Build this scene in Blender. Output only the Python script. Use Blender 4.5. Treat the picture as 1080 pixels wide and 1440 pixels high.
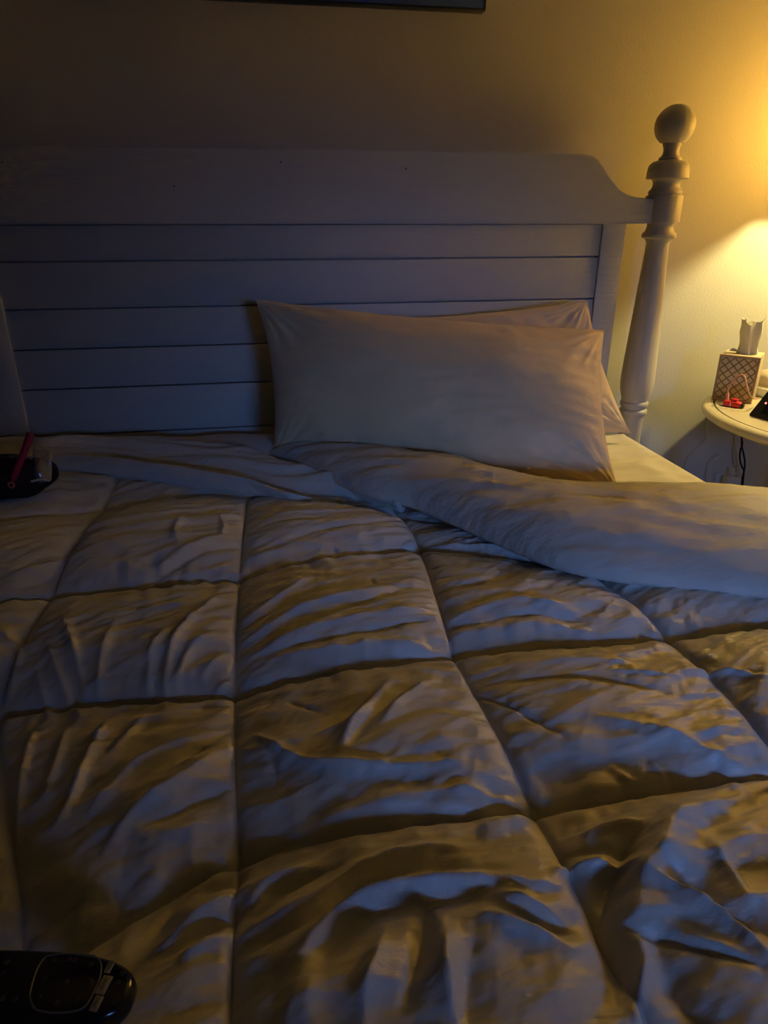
import bpy, bmesh, math, random
import numpy as np
from mathutils import Vector, Matrix
random.seed(4); rng = np.random.RandomState(11)
scene = bpy.context.scene
COL = scene.collection
for o in list(bpy.data.objects): bpy.data.objects.remove(o)

# ------------------------------------------------------------------ camera, world, lights, exposure
CZ = 1.15                                   # camera height; the camera stands at x = y = 0
F_PX, PITCH, YAW = 960.0, math.radians(23.3), math.radians(9.9)
cam_d = bpy.data.cameras.new('camera'); cam = bpy.data.objects.new('camera', cam_d); COL.objects.link(cam)
cam.location = (0, 0, CZ); cam.rotation_euler = (math.pi/2 - PITCH, 0, -YAW)
cam_d.sensor_fit = 'VERTICAL'; cam_d.sensor_height = 36.0; cam_d.lens = 36.0*F_PX/1440.0
cam_d.clip_start = 0.02
scene.camera = cam
world = bpy.data.worlds.new('world'); scene.world = world; world.use_nodes = True
wb = world.node_tree.nodes['Background']; wb.inputs[0].default_value = (0.01, 0.013, 0.02, 1); wb.inputs[1].default_value = 0.1
vs = scene.view_settings
vs.view_transform = 'Standard'; vs.look = 'None'; vs.exposure = 0.12; vs.gamma = 1.0; vs.use_curve_mapping = False
LAMP_POWER = 24.0; LAMP_COLOR = (1.0, 0.84, 0.33)          # bedside bulb (built with its lamp below)
SCREEN_POWER = 2.35; SCREEN_COLOR = (0.18, 0.37, 1.0); SCREEN_AIM = (0.50, 0.60, 0.48); SCREEN_SPREAD = 30   # television at the foot of the bed

# ------------------------------------------------------------------ geometry of the view: pixel -> point on a known plane
_F = np.array([math.sin(YAW)*math.cos(PITCH), math.cos(YAW)*math.cos(PITCH), -math.sin(PITCH)])
_R = np.array([math.cos(YAW), -math.sin(YAW), 0.0]); _U = np.cross(_R, _F)
def ray(u, v): return _F + (u-540)/F_PX*_R + (720-v)/F_PX*_U
def at_z(u, v, z): d = ray(u, v); k = (z-CZ)/d[2]; return np.array([d[0]*k, d[1]*k, z])
def at_y(u, v, y): d = ray(u, v); k = y/d[1]; return np.array([d[0]*k, y, CZ+d[2]*k])

# ------------------------------------------------------------------ noise
_perm = rng.permutation(512); _grad = rng.rand(512)*2*math.pi
def noise2(x, y, seed=0):
    x = np.asarray(x, float)+seed*17.13; y = np.asarray(y, float)+seed*9.71
    xi = np.floor(x).astype(int); yi = np.floor(y).astype(int); xf = x-xi; yf = y-yi
    def g(ix, iy, dx, dy):
        a = _grad[(_perm[(ix+_perm[iy & 511]) & 511])]
        return np.cos(a)*dx+np.sin(a)*dy
    u = xf**3*(xf*(xf*6-15)+10); v = yf**3*(yf*(yf*6-15)+10)
    n00 = g(xi, yi, xf, yf); n10 = g(xi+1, yi, xf-1, yf); n01 = g(xi, yi+1, xf, yf-1); n11 = g(xi+1, yi+1, xf-1, yf-1)
    return (n00*(1-u)+n10*u)*(1-v)+(n01*(1-u)+n11*u)*v
def ridged(x, y, seed=0): return 1-np.abs(noise2(x, y, seed))*2.2
def sstep(a, b, x): t = np.clip((np.asarray(x, float)-a)/(b-a), 0, 1); return t*t*(3-2*t)

# ------------------------------------------------------------------ materials
MATS = {}
def mat(name, color, rough=0.6, spec=0.4, metal=0.0, sheen=0.0, bump=None, var=None, emit=None, alpha=None, trans=0.0, coat=0.0):
    if name in MATS: return MATS[name]
    m = bpy.data.materials.new(name); m.use_nodes = True; nt = m.node_tree; b = nt.nodes['Principled BSDF']
    b.inputs['Base Color'].default_value = (*color, 1); b.inputs['Roughness'].default_value = rough
    b.inputs['Specular IOR Level'].default_value = spec; b.inputs['Metallic'].default_value = metal
    b.inputs['Sheen Weight'].default_value = sheen; b.inputs['Coat Weight'].default_value = coat
    b.inputs['Transmission Weight'].default_value = trans
    tc = nt.nodes.new('ShaderNodeTexCoord')
    if var:                                   # (scale, amount, stretch): mottled colour
        n = nt.nodes.new('ShaderNodeTexNoise'); n.inputs['Scale'].default_value = var[0]; n.inputs['Detail'].default_value = 5
        mp = nt.nodes.new('ShaderNodeMapping'); mp.inputs['Scale'].default_value = var[2]
        nt.links.new(tc.outputs['Object'], mp.inputs[0]); nt.links.new(mp.outputs[0], n.inputs['Vector'])
        r = nt.nodes.new('ShaderNodeMix'); r.data_type = 'RGBA'
        r.inputs[6].default_value = (*[c*(1-var[1]) for c in color], 1); r.inputs[7].default_value = (*[min(1, c*(1+var[1])) for c in color], 1)
        nt.links.new(n.outputs['Fac'], r.inputs[0]); nt.links.new(r.outputs[2], b.inputs['Base Color'])
    if bump:                                  # [(scale, stretch, distance)]
        prev = None
        for sc, st, dist in bump:
            n = nt.nodes.new('ShaderNodeTexNoise'); n.inputs['Scale'].default_value = sc; n.inputs['Detail'].default_value = 4
            mp = nt.nodes.new('ShaderNodeMapping'); mp.inputs['Scale'].default_value = st
            nt.links.new(tc.outputs['Object'], mp.inputs[0]); nt.links.new(mp.outputs[0], n.inputs['Vector'])
            bp = nt.nodes.new('ShaderNodeBump'); bp.inputs['Strength'].default_value = 1.0; bp.inputs['Distance'].default_value = dist
            nt.links.new(n.outputs['Fac'], bp.inputs['Height'])
            if prev: nt.links.new(prev.outputs[0], bp.inputs['Normal'])
            prev = bp
        nt.links.new(prev.outputs[0], b.inputs['Normal'])
    if emit:
        b.inputs['Emission Color'].default_value = (*emit[0], 1); b.inputs['Emission Strength'].default_value = emit[1]
    if alpha is not None: b.inputs['Alpha'].default_value = alpha
    MATS[name] = m; return m
S1 = (1, 1, 1)
M_WALL = mat('wall_paint', (0.55, 0.54, 0.52), 0.75, 0.25, bump=[(180, S1, 0.0006)], var=(6, 0.03, S1))
M_CEIL = mat('ceiling_paint', (0.36, 0.34, 0.29), 0.9, 0.2, bump=[(120, S1, 0.001)])
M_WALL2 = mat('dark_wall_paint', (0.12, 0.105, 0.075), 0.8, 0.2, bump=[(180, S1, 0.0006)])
M_FLOOR = mat('carpet', (0.34, 0.27, 0.17), 0.95, 0.1, bump=[(400, S1, 0.004)], var=(60, 0.15, S1))
M_TRIM = mat('trim_paint', (0.66, 0.63, 0.58), 0.5, 0.4)
M_BED = mat('painted_wood', (0.45, 0.45, 0.42), 0.45, 0.4, bump=[(14, (0.6, 8, 8), 0.0012), (90, (1, 6, 6), 0.0004)], var=(5, 0.05, (1, 4, 4)))
M_POST = mat('painted_post', (0.50, 0.47, 0.41), 0.42, 0.42, bump=[(20, (6, 6, 1), 0.0006)], var=(6, 0.04, S1))
M_QUILT = mat('comforter_cotton', (0.58, 0.57, 0.52), 0.42, 0.5, sheen=0.1, bump=[(60, (0.6, 1.8, 1), 0.0014), (420, S1, 0.0003)], var=(3, 0.03, S1))
M_FOLD = mat('comforter_lining', (0.60, 0.56, 0.48), 0.6, 0.3, sheen=0.15, bump=[(38, (0.7, 1.6, 1), 0.0035), (420, S1, 0.0005)], var=(3, 0.03, S1))
M_SHEET = mat('sheet_cotton', (0.62, 0.57, 0.50), 0.7, 0.25, sheen=0.1, bump=[(30, (1, 1, 1), 0.0015), (500, S1, 0.0003)])
M_PILLOW = mat('pillowcase_sateen', (0.70, 0.52, 0.31), 0.5, 0.35, sheen=0.2, bump=[(22, (1, 1, 1), 0.0025), (480, S1, 0.0004)], var=(4, 0.04, S1))
M_TABLE = mat('cream_lacquer', (0.66, 0.60, 0.46), 0.35, 0.45, var=(8, 0.04, S1))
M_GROOVE = mat('groove_paint', (0.10, 0.08, 0.04), 0.6, 0.2)
M_BLACK = mat('black_plastic', (0.012, 0.012, 0.013), 0.38, 0.45)
M_BLACKG = mat('black_gloss', (0.008, 0.008, 0.010), 0.15, 0.5)
M_RUBBER = mat('black_rubber', (0.012, 0.011, 0.010), 0.6, 0.3)
M_WHITE = mat('white_plastic', (0.62, 0.60, 0.60), 0.4, 0.4)
M_CABLEW = mat('white_cable', (0.70, 0.66, 0.60), 0.5, 0.4)
M_PINKC = mat('pink_cable', (0.72, 0.36, 0.28), 0.45, 0.4)
M_RED = mat('red_plastic', (0.70, 0.035, 0.05), 0.35, 0.5)
M_MAGENTA = mat('magenta_plastic', (0.22, 0.010, 0.05), 0.4, 0.4)
M_METAL = mat('chrome', (0.7, 0.68, 0.64), 0.25, 0.5, metal=1.0)
M_CERAMIC = mat('lamp_ceramic', (0.66, 0.54, 0.42), 0.3, 0.5)
M_RIM = mat('lamp_rim', (0.80, 0.77, 0.66), 0.3, 0.5)
M_BTN = mat('grey_button', (0.20, 0.19, 0.16), 0.5, 0.3)
M_RING = mat('grey_ring', (0.10, 0.10, 0.10), 0.4, 0.4)
M_INK = mat('faint_ink', (0.025, 0.025, 0.025), 0.5, 0.3)
M_DARKIN = mat('dark_fabric', (0.010, 0.006, 0.010), 0.7, 0.2)
M_PURPLE = mat('purple_fabric', (0.045, 0.008, 0.022), 0.7, 0.2)

# ------------------------------------------------------------------ object helpers
def link(o, parent=None):
    COL.objects.link(o)
    if parent is not None: o.parent = parent
    return o
def tag(o, label=None, cat=None, group=None, kind=None):
    if label: o['label'] = label
    if cat: o['category'] = cat
    if group: o['group'] = group
    if kind: o['kind'] = kind
    return o
def thing(name, loc=(0, 0, 0), rz=0.0):
    o = bpy.data.objects.new(name, None); o.location = loc; o.rotation_euler = (0, 0, rz); o.empty_display_size = 0.05
    return link(o)
def obj(name, bm, m, parent=None, smooth=None):
    """bmesh -> one linked mesh object; smooth = angle in degrees (None flat)"""
    bmesh.ops.recalc_face_normals(bm, faces=bm.faces)
    me = bpy.data.meshes.new(name); bm.to_mesh(me); bm.free(); me.materials.append(m)
    if smooth is not None:
        me.polygons.foreach_set('use_smooth', [True]*len(me.polygons))
        me.set_sharp_from_angle(angle=math.radians(smooth))
    return link(bpy.data.objects.new(name, me), parent)
def grid_obj(name, P, m, parent=None, closed_u=False, closed_v=False, smooth=True):
    """P: (nu, nv, 3) array of points"""
    nu, nv = P.shape[:2]; idx = np.arange(nu*nv).reshape(nu, nv)
    iu = np.arange(nu if closed_u else nu-1); iv = np.arange(nv if closed_v else nv-1)
    a = idx[np.ix_(iu, iv)]; b = idx[np.ix_((iu+1) % nu, iv)]; c = idx[np.ix_((iu+1) % nu, (iv+1) % nv)]; d = idx[np.ix_(iu, (iv+1) % nv)]
    Q = np.stack([a, b, c, d], -1).reshape(-1, 4)
    me = bpy.data.meshes.new(name); me.from_pydata(P.reshape(-1, 3).tolist(), [], Q.tolist()); me.materials.append(m)
    if smooth: me.polygons.foreach_set('use_smooth', [True]*len(me.polygons))
    me.update()
    return link(bpy.data.objects.new(name, me), parent)
def bm_box(bm, x0, x1, y0, y1, z0, z1, bevel=0.0, seg=2, M=None):
    r = bmesh.ops.create_cube(bm, size=1.0); vs_ = r['verts']
    for v in vs_: v.co = Vector(((x0+x1)/2+v.co.x*(x1-x0), (y0+y1)/2+v.co.y*(y1-y0), (z0+z1)/2+v.co.z*(z1-z0)))
    if bevel:
        es = list({e for v in vs_ for e in v.link_edges})
        rb = bmesh.ops.bevel(bm, geom=es, offset=bevel, segments=seg, affect='EDGES', profile=0.5)
        vs_ = list({v for f in rb['faces'] for v in f.verts} | {v for v in vs_ if v.is_valid})
    if M is not None: bmesh.ops.transform(bm, matrix=M, verts=vs_)
    return vs_
def box(name, m, parent, x0, x1, y0, y1, z0, z1, bevel=0.003, seg=2, M=None):
    bm = bmesh.new(); bm_box(bm, x0, x1, y0, y1, z0, z1, bevel, seg)
    if M is not None: bmesh.ops.transform(bm, matrix=M, verts=bm.verts)
    return obj(name, bm, m, parent, 35)
def lathe(name, m, prof, parent=None, seg=48, loc=(0, 0, 0), smooth=40):
    bm = bmesh.new(); rings = []
    for r, z in prof:
        if r < 1e-5: rings.append([bm.verts.new((loc[0], loc[1], loc[2]+z))])
        else: rings.append([bm.verts.new((loc[0]+r*math.cos(2*math.pi*k/seg), loc[1]+r*math.sin(2*math.pi*k/seg), loc[2]+z)) for k in range(seg)])
    for A, B in zip(rings, rings[1:]):
        for k in range(seg):
            k2 = (k+1) % seg
            if len(A) == 1 and len(B) == 1: continue
            if len(A) == 1: bm.faces.new((A[0], B[k], B[k2]))
            elif len(B) == 1: bm.faces.new((A[k], B[0], A[k2]))
            else: bm.faces.new((A[k], A[k2], B[k2], B[k]))
    if len(rings[0]) > 1: bm.faces.new(rings[0])
    if len(rings[-1]) > 1: bm.faces.new(rings[-1])
    return obj(name, bm, m, parent, smooth)
def catmull(pts, n):
    P = np.array(pts, float); k = len(P)
    if k == 2: t = np.linspace(0, 1, n)[:, None]; return P[0]*(1-t)+P[1]*t
    Q = np.vstack([2*P[0]-P[1], P, 2*P[-1]-P[-2]]); out = []
    for t in np.linspace(0, k-1, n):
        i = min(int(t), k-2); f = t-i; a, b, c, d = Q[i:i+4]
        out.append(0.5*((2*b)+(c-a)*f+(2*a-5*b+4*c-d)*f*f+(-a+3*b-3*c+d)*f**3))
    return np.array(out)
def tube(name, m, pts, r, parent=None, n=48, seg=8, smoothcurve=True):
    C = catmull(pts, n) if smoothcurve else np.array(pts, float)
    rr = np.full(len(C), r) if np.isscalar(r) else np.interp(np.linspace(0, 1, len(C)), np.linspace(0, 1, len(r)), r)
    T = np.gradient(C, axis=0); T /= np.linalg.norm(T, axis=1)[:, None]+1e-9
    up = np.array([0.13, 0.31, 0.94]); rings = []
    N = np.cross(T[0], up); N /= np.linalg.norm(N)
    for i in range(len(C)):
        N = N-T[i]*np.dot(N, T[i]); N /= np.linalg.norm(N); B = np.cross(T[i], N)
        a = np.arange(seg)*2*math.pi/seg
        rings.append(C[i]+rr[i]*(np.cos(a)[:, None]*N+np.sin(a)[:, None]*B))
    bm = bmesh.new(); V = [[bm.verts.new(p) for p in R] for R in rings]
    for A, B in zip(V, V[1:]):
        for k in range(seg): bm.faces.new((A[k], A[(k+1) % seg], B[(k+1) % seg], B[k]))
    bm.faces.new(V[0]); bm.faces.new(V[-1])
    return obj(name, bm, m, parent, 60)
def prism(name, m, outline, y0, y1, parent=None, bevel=0.0, smooth=30):
    """outline in x-z, extruded from y0 to y1"""
    bm = bmesh.new(); a = [bm.verts.new((x, y0, z)) for x, z in outline]; b = [bm.verts.new((x, y1, z)) for x, z in outline]
    n = len(a); bm.faces.new(a); bm.faces.new(b[::-1])
    for k in range(n): bm.faces.new((a[k], b[k], b[(k+1) % n], a[(k+1) % n]))
    if bevel:
        es = [e for e in bm.edges if abs(e.verts[0].co.y-e.verts[1].co.y) < 1e-6]
        bmesh.ops.bevel(bm, geom=es, offset=bevel, segments=2, affect='EDGES')
    return obj(name, bm, m, parent, smooth)

# ================================================================== the room
WALL_Y = 1.75; X0, X1, Y0, H = -2.1, 2.5, -2.5, 2.44
def slab(name, m, x0, x1, y0, y1, z0, z1):
    o = box(name, m, None, x0, x1, y0, y1, z0, z1, 0.0); o['kind'] = 'structure'; return o
slab('floor', M_FLOOR, X0-.1, X1+.1, Y0-.1, WALL_Y+.1, -0.1, 0)
slab('ceiling', M_CEIL, X0-.1, X1+.1, Y0-.1, WALL_Y+.1, H, H+.1)
slab('wall_back', M_WALL, X0, X1, WALL_Y, WALL_Y+.1, 0, H)
slab('wall_left', M_WALL2, X0-.1, X0, Y0-.1, WALL_Y+.1, 0, H)
slab('wall_right', M_WALL, X1, X1+.1, Y0-.1, WALL_Y+.1, 0, H)
slab('wall_front', M_WALL2, X0, X1, Y0-.1, Y0, 0, H)
o = box('baseboard_back', M_TRIM, None, X0, X1, WALL_Y-.012, WALL_Y, 0, .11, .003); o['kind'] = 'structure'

# ================================================================== bed frame with panelled headboard
BX, HB = 0.1304, 1.60                       # bed centre line, front face of the headboard
bed = tag(thing('bed_frame', (0, 0, 0)), 'off-white painted wooden bed with planked headboard and turned ball-topped posts', 'bed')
POST_X = 0.8185; POST_Y = 1.62
zr = lambda v: CZ+v
# top rail: straight top, ogee shoulders falling to narrow necks at the posts
half = []
TOPZ, NECKZ, BOTZ = zr(.131), zr(.042), zr(-.012)
half.append((0, TOPZ))
for u, v in ((790, 216.3), (822, 217), (834, 219), (842, 224.5), (849, 236), (856, 249), (863, 261), (871, 270), (881, 276.5), (893, 279.3)):
    q = at_y(u, v, HB); half.append((q[0]-BX, q[2]))
NECKZ = half[-1][1]
half.append((POST_X-.033, NECKZ)); half.append((POST_X-.033, BOTZ)); half.append((0, BOTZ))
outline = [(BX+x, z) for x, z in half[:-1]]+[(BX-x, z) for x, z in half[::-1][1:-1]]
rail = prism('top_rail', M_BED, outline, HB, HB+.034, bed, .003)
for px, py in ((245, 262), (395, 228), (571, 237), (3, 228)):
    p = at_y(px, py, HB); bm = bmesh.new()
    bmesh.ops.create_cone(bm, cap_ends=True, segments=8, radius1=.0022, radius2=.0018, depth=.002)
    bmesh.ops.transform(bm, matrix=Matrix.Translation((p[0], HB-.0003, p[2])) @ Matrix.Rotation(math.pi/2, 4, 'X'), verts=bm.verts)
    obj('nail_head', bm, M_GROOVE, rail)
# recessed planks with open joints, stiles either side
gaps = [zr(v) for v in (-.012, -.084, -.179, -.2635, -.351, -.457, -.560, -.66)]
for i in range(len(gaps)-1):
    w = random.uniform(-.0008, .0008)
    box('plank', M_BED, bed, BX-.672, BX+.672, HB+.008+w, HB+.026, gaps[i+1]+.0016, gaps[i]-.0012, .0022, 2)
for s in (-1, 1):
    x0, x1 = sorted((BX+s*.664, BX+s*.722))
    box('stile', M_BED, bed, x0, x1, HB+.0005, HB+.033, zr(-.70), BOTZ-.0005, .002, 2)
box('backing_panel', M_BED, bed, BX-.70, BX+.70, HB+.0265, HB+.0325, zr(-.69), BOTZ-.001, 0.0005)
box('bottom_rail', M_BED, bed, BX-POST_X+.02, BX+POST_X-.02, HB+.003, HB+.032, zr(-.80), zr(-.70)-.0005, .003)
prof = [(.030, -CZ), (.030, -.62), (.0285, -.60), (.0285, -.482), (.0305, -.476), (.0345, -.472), (.0355, -.467), (.0345, -.462), (.031, -.459),
        (.0315, -.455), (.0350, -.451), (.0358, -.446), (.0350, -.441), (.0325, -.438), (.0355, -.428), (.0395, -.413), (.0418, -.393), (.0417, -.37),
        (.0405, -.34), (.0380, -.29), (.0345, -.22), (.0310, -.15), (.0280, -.095), (.0262, -.062), (.0262, -.054), (.0290, -.049), (.0300, -.046),
        (.0385, -.043), (.0398, -.039), (.0385, -.034), (.0330, -.029), (.0300, -.020), (.0300, -.014), (.0325, -.009), (.0415, -.009),
        (.0420, .046), (.0410, .048), (.0360, .0485), (.0375, .052), (.0375, .056), (.0350, .060), (.0325, .062), (.0300, .068), (.0300, .075), (.0330, .081),
        (.0360, .083), (.0465, .0835), (.0470, .086), (.0462, .100), (.0435, .112), (.0360, .119), (.0255, .1215)]
fin = [(.0000, .1200), (.0250, .1205), (.0258, .1235), (.0250, .127), (.0200, .130), (.0172, .138), (.0175, .146), (.0200, .152), (.0205, .155), (.0200, .157)]
for k in range(1, 17):
    a = -math.pi/2+math.pi*(0.13+0.87*k/16); fin.append((.0440*math.cos(a) if k < 16 else 0.0, .1915+.0425*math.sin(a)))
for s in (-1, 1):
    p = lathe('post', M_POST, [(r, CZ+z) for r, z in prof], bed, 56, (BX+s*POST_X, POST_Y, 0), 35)
    lathe('finial', M_POST, [(r, CZ+z) for r, z in fin], p, 48, (BX+s*POST_X, POST_Y, 0), 35)
FOOT_Y = -0.46
for s in (-1, 1):
    x = BX+s*.80
    box('side_rail', M_BED, bed, x-.014, x+.014, FOOT_Y+.03, HB+.004, .22, .38, .004)
    box('leg', M_BED, bed, x-.03, x+.03, FOOT_Y-.03, FOOT_Y+.03, 0, .40, .004)
box('foot_rail', M_BED, bed, BX-.77, BX+.77, FOOT_Y-.014, FOOT_Y+.014, .22, .38, .004)
for y in np.linspace(FOOT_Y+.2, HB-.2, 7): box('slat', M_BED, bed, BX-.785, BX+.785, y-.04, y+.04, .23, .25, .003)

# ================================================================== box spring, mattress
MZ = CZ-.514                                # top of the mattress
MXL, MXR = BX-.805, BX+.806
box('box_spring', M_SHEET, None, MXL+.03, MXR-.03, FOOT_Y+.03, HB-.02, .2505, .405, .02, 3)
tag(bpy.data.objects['box_spring'], 'low fabric box spring under the mattress inside the bed rails', 'box spring')
def dip(x, y):                  # slope added to darken the near left, shaped like a sitter's dent
    return .095*sstep(.10, -.50, x)*sstep(1.20, .50, y)
def at_bed(u, v, z):
    p = at_z(u, v, z)
    for _ in range(12): p = at_z(u, v, z-float(dip(p[0], p[1])))
    return p
def blobfield(x, y):
    h = .008*noise2(x*5, y*7, 3)+.016*(ridged(x*4+y*5, y*11-x*4, 5)-.6)*sstep(.55, .70, x)*sstep(0,.05,MXR-x)
    h = h+.006*(ridged(x*9-y*4, y*26+x*8, 6)-.6)*sstep(.55, .70, x)*sstep(0, .06, MXR-x)
    return h-dip(x, y)
xs = np.concatenate([np.linspace(-.05, 0, 8)[:-1], np.linspace(0, 1, 130), np.linspace(1, 1.05, 8)[1:]])
ys = np.concatenate([np.linspace(-.02, 0, 6)[:-1], np.linspace(0, 1, 150), np.linspace(1, 1.02, 6)[1:]])
mrows = []
nx, ny = 140, 160; RC = .045
def wrap(t, L, r):
    """t in [0,1] across top plus both sides: returns (pos, drop)"""
    side = .205; tot = L-2*r+math.pi*r+2*side; s = t*tot
    out = np.zeros_like(s); dz = np.zeros_like(s); q = math.pi*r/2
    a = s < side; out[a] = 0; dz[a] = r+side-s[a]
    b = (s >= side) & (s < side+q); th = (s[b]-side)/r; out[b] = r-r*np.cos(th); dz[b] = r-r*np.sin(th)
    c = (s >= side+q) & (s <= tot-side-q); out[c] = r+(s[c]-side-q); dz[c] = 0
    d = (s > tot-side-q) & (s <= tot-side); th = (s[d]-(tot-side-q))/r; out[d] = L-r+r*np.sin(th); dz[d] = r-r*np.cos(th)
    e = s > tot-side; out[e] = L; dz[e] = r+s[e]-(tot-side)
    return out, dz
LX, LY = MXR-MXL, 1.592-FOOT_Y-.02
px_, dzx = wrap(np.linspace(0, 1, 190), LX, RC); py_, dzy = wrap(np.linspace(0, 1, 230), LY, RC)
XX, YY = np.meshgrid(MXL+px_, FOOT_Y+.02+py_, indexing='ij'); DZ = np.maximum(dzx[:, None], dzy[None, :])
ZZ = MZ-DZ+np.where(DZ < .001, 1, 0)*(blobfield(XX, YY)+dip(XX, YY))-dip(XX, YY)*np.clip(1.15-DZ/.25, 0, 1)
mo = grid_obj('mattress', np.stack([XX, YY, ZZ], -1), M_SHEET)
tag(mo, 'thick mattress wrapped in a cream fitted sheet, edge showing beside the pillows', 'mattress')

# ================================================================== comforter
def drape(P, xl=BX-.845, xr=BX+.845, r=.06, top=MZ):
    """planar (x, y, z) -> bent down over both sides of the mattress"""
    P = P.copy(); x, z = P[..., 0].copy(), P[..., 2]-top
    for sgn, xe in ((1, xr), (-1, xl)):
        s = sgn*(x-xe); m = s > 0
        th = np.clip(s/r, 0, math.pi/2); ext = np.clip(s-r*math.pi/2, 0, None)
        nx_, nz_ = np.sin(th), np.cos(th)
        P[..., 0] = np.where(m, xe+sgn*((r+0)*np.sin(th)+z*nx_), P[..., 0])
        P[..., 2] = np.where(m, top-r*(1-np.cos(th))-ext+z*nz_, P[..., 2])
    return P
comf = tag(thing('comforter', (BX, .4, MZ)), 'cream quilted down comforter with stitched square boxes and turned-back top edge', 'comforter')
def unparent_shift(o):           # parts are written in room coordinates
    o.matrix_parent_inverse = Matrix.Translation((-BX, -.4, -MZ)); return o
# stitched box corners, first across then along the bed (metres on the bed top)
ZS = MZ+.018
cols_x = [-.80, -.555, -.305, -.055, .212, .458, .705, .955, 1.20]      # seams running along the bed
rows_y = [1.42, 1.17, .875, .630, .405, .170, -.08, -.32, -.56, -.80]    # seams running across
NX = np.zeros((len(cols_x), len(rows_y), 2))
for i, x in enumerate(cols_x):
    for j, y in enumerate(rows_y): NX[i, j] = (x, y)
traced = {(2, 1): (145, 725), (3, 1): (350, 700), (4, 1): (561, 735), (2, 2): (75, 848), (3, 2): (338, 824), (4, 2): (590, 781), (5, 2): (815, 812),
          (2, 3): (0, 1013), (3, 3): (331, 988), (4, 3): (637, 933), (5, 3): (938, 908), (3, 4): (336, 1222), (4, 4): (750, 1152), (5, 4): (1106, 1098)}
for (i, j), (u, v) in traced.items(): NX[i, j] = at_bed(u, v, ZS)[:2]
for i, y in enumerate((1.46, 1.46, 1.42, 1.31, 1.17, 1.00, .90, .87, .86)): NX[i, 0, 1] = y
NX[5, 1] = (.455, .94); NX[6, 1] = (.705, .86); NX[7, 1] = (.955, .83); NX[8, 1] = (1.20, .82)
for j in (2, 3, 4):
    for i in (6, 7, 8): NX[i, j] = NX[i-1, j]+np.array([.248, -.004])
    for i in (1, 0): NX[i, j] = NX[i+1, j]-np.array([.25, -.004])
NX[2, 4] = at_bed(40, 1395, ZS)[:2]; NX[2, 5] = (NX[2, 4][0]-.02, .06); NX[1, 5] = (NX[2, 4][0]-.27, .06); NX[1, 4] = NX[2, 4]-np.array([.25, 0]); NX[0, 4] = NX[1, 4]-np.array([.25, 0])
def cr_w(t):
    return np.stack([-.5*t+t*t-.5*t**3, 1-2.5*t*t+1.5*t**3, .5*t+2*t*t-1.5*t**3, -.5*t*t+.5*t**3], -1)
def bicubic(A, B):               # A, B arrays of node coordinates -> XY
    n, m = NX.shape[:2]; G = np.pad(NX, ((1, 1), (1, 1), (0, 0)), mode='reflect', reflect_type='odd')
    i = np.clip(np.floor(A).astype(int), 0, n-2); j = np.clip(np.floor(B).astype(int), 0, m-2)
    wa = cr_w(A-i)*.35+np.stack([0*A, 1-(A-i), (A-i), 0*A], -1)*.65; wb_ = cr_w(B-j)*.35+np.stack([0*B, 1-(B-j), (B-j), 0*B], -1)*.65
    out = np.zeros(A.shape+(2,))
    for p in range(4):
        for q in range(4): out += (wa[..., p]*wb_[..., q])[..., None]*G[i+p, j+q]
    return out
dens_a = [10, 36, 104, 110, 104, 100, 80, 20]; dens_b = [36, 100, 104, 110, 120, 70, 10, 10, 10]
av = np.concatenate([i+np.arange(n)/n for i, n in enumerate(dens_a)]+[[len(dens_a)]])
bv = np.concatenate([j+np.arange(n)/n for j, n in enumerate(dens_b)]+[[len(dens_b)]])
A, B = np.meshgrid(av, bv, indexing='ij'); XY = bicubic(A, B); QX, QY = XY[..., 0], XY[..., 1]
fa, fb = A-np.floor(A), B-np.floor(B); fa[-1] = 1; fb[:, -1] = 1
ia, ib = np.clip(np.floor(A).astype(int), 0, 7), np.clip(np.floor(B).astype(int), 0, 8)
puffH = .037+.008*(rng.rand(8, 9)-.5)
ea = np.clip(4*fa*(1-fa), 0, 1); PK = .63; eb = np.where(fb < PK, np.sin(math.pi/2*np.clip(fb/PK, 0, 1))**.75, np.cos(math.pi/2*np.clip((fb-PK)/(1-PK), 0, 1))**.75)
blen = np.linalg.norm(np.diff(NX, axis=1), axis=2)                       # (cols, rows-1)
blen = np.take_along_axis((blen[:-1]+blen[1:])/2, ib[0][None].repeat(8, 0), 1)[ia[:, 0]]
puff = puffH[ia, ib]*(.50+.50*ea**.55)*(.34+.66*eb)*np.clip(blen/.2, .1, 1)
# filling shifts a little toward the head side so the near side falls steeply
Z = puff.copy()
Z -= .003*np.exp(-(np.minimum(fa, 1-fa)*.25/.004)**1.2)+.010*np.exp(-(np.minimum(fb, 1-fb)*.24/.0045)**1.2)
damp = np.clip((ea*3.2), 0, 1)**.7*np.clip(12*fb*(1-fb), 0, 1)**.7
da = np.minimum(fa, 1-fa)*.25; db = np.minimum(fb, 1-fb)*.24
# gathers: little pleats running away from the stitching
for sd, fr, am, rng_ in ((1, 40, .0062, .04), (2, 78, .0034, .024)):
    Z += am*np.exp(-da/rng_)*noise2(QY*fr+noise2(QX*9, QY*9, 7)*.7, QX*7+ia*3.1, sd)*np.clip(ea*6, 0, 1)
    Z += am*np.exp(-db/rng_)*noise2(QX*fr+noise2(QX*9, QY*9, 8)*.7, QY*7+ib*4.3, sd+4)*np.clip(24*fb*(1-fb), 0, 1)
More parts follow.
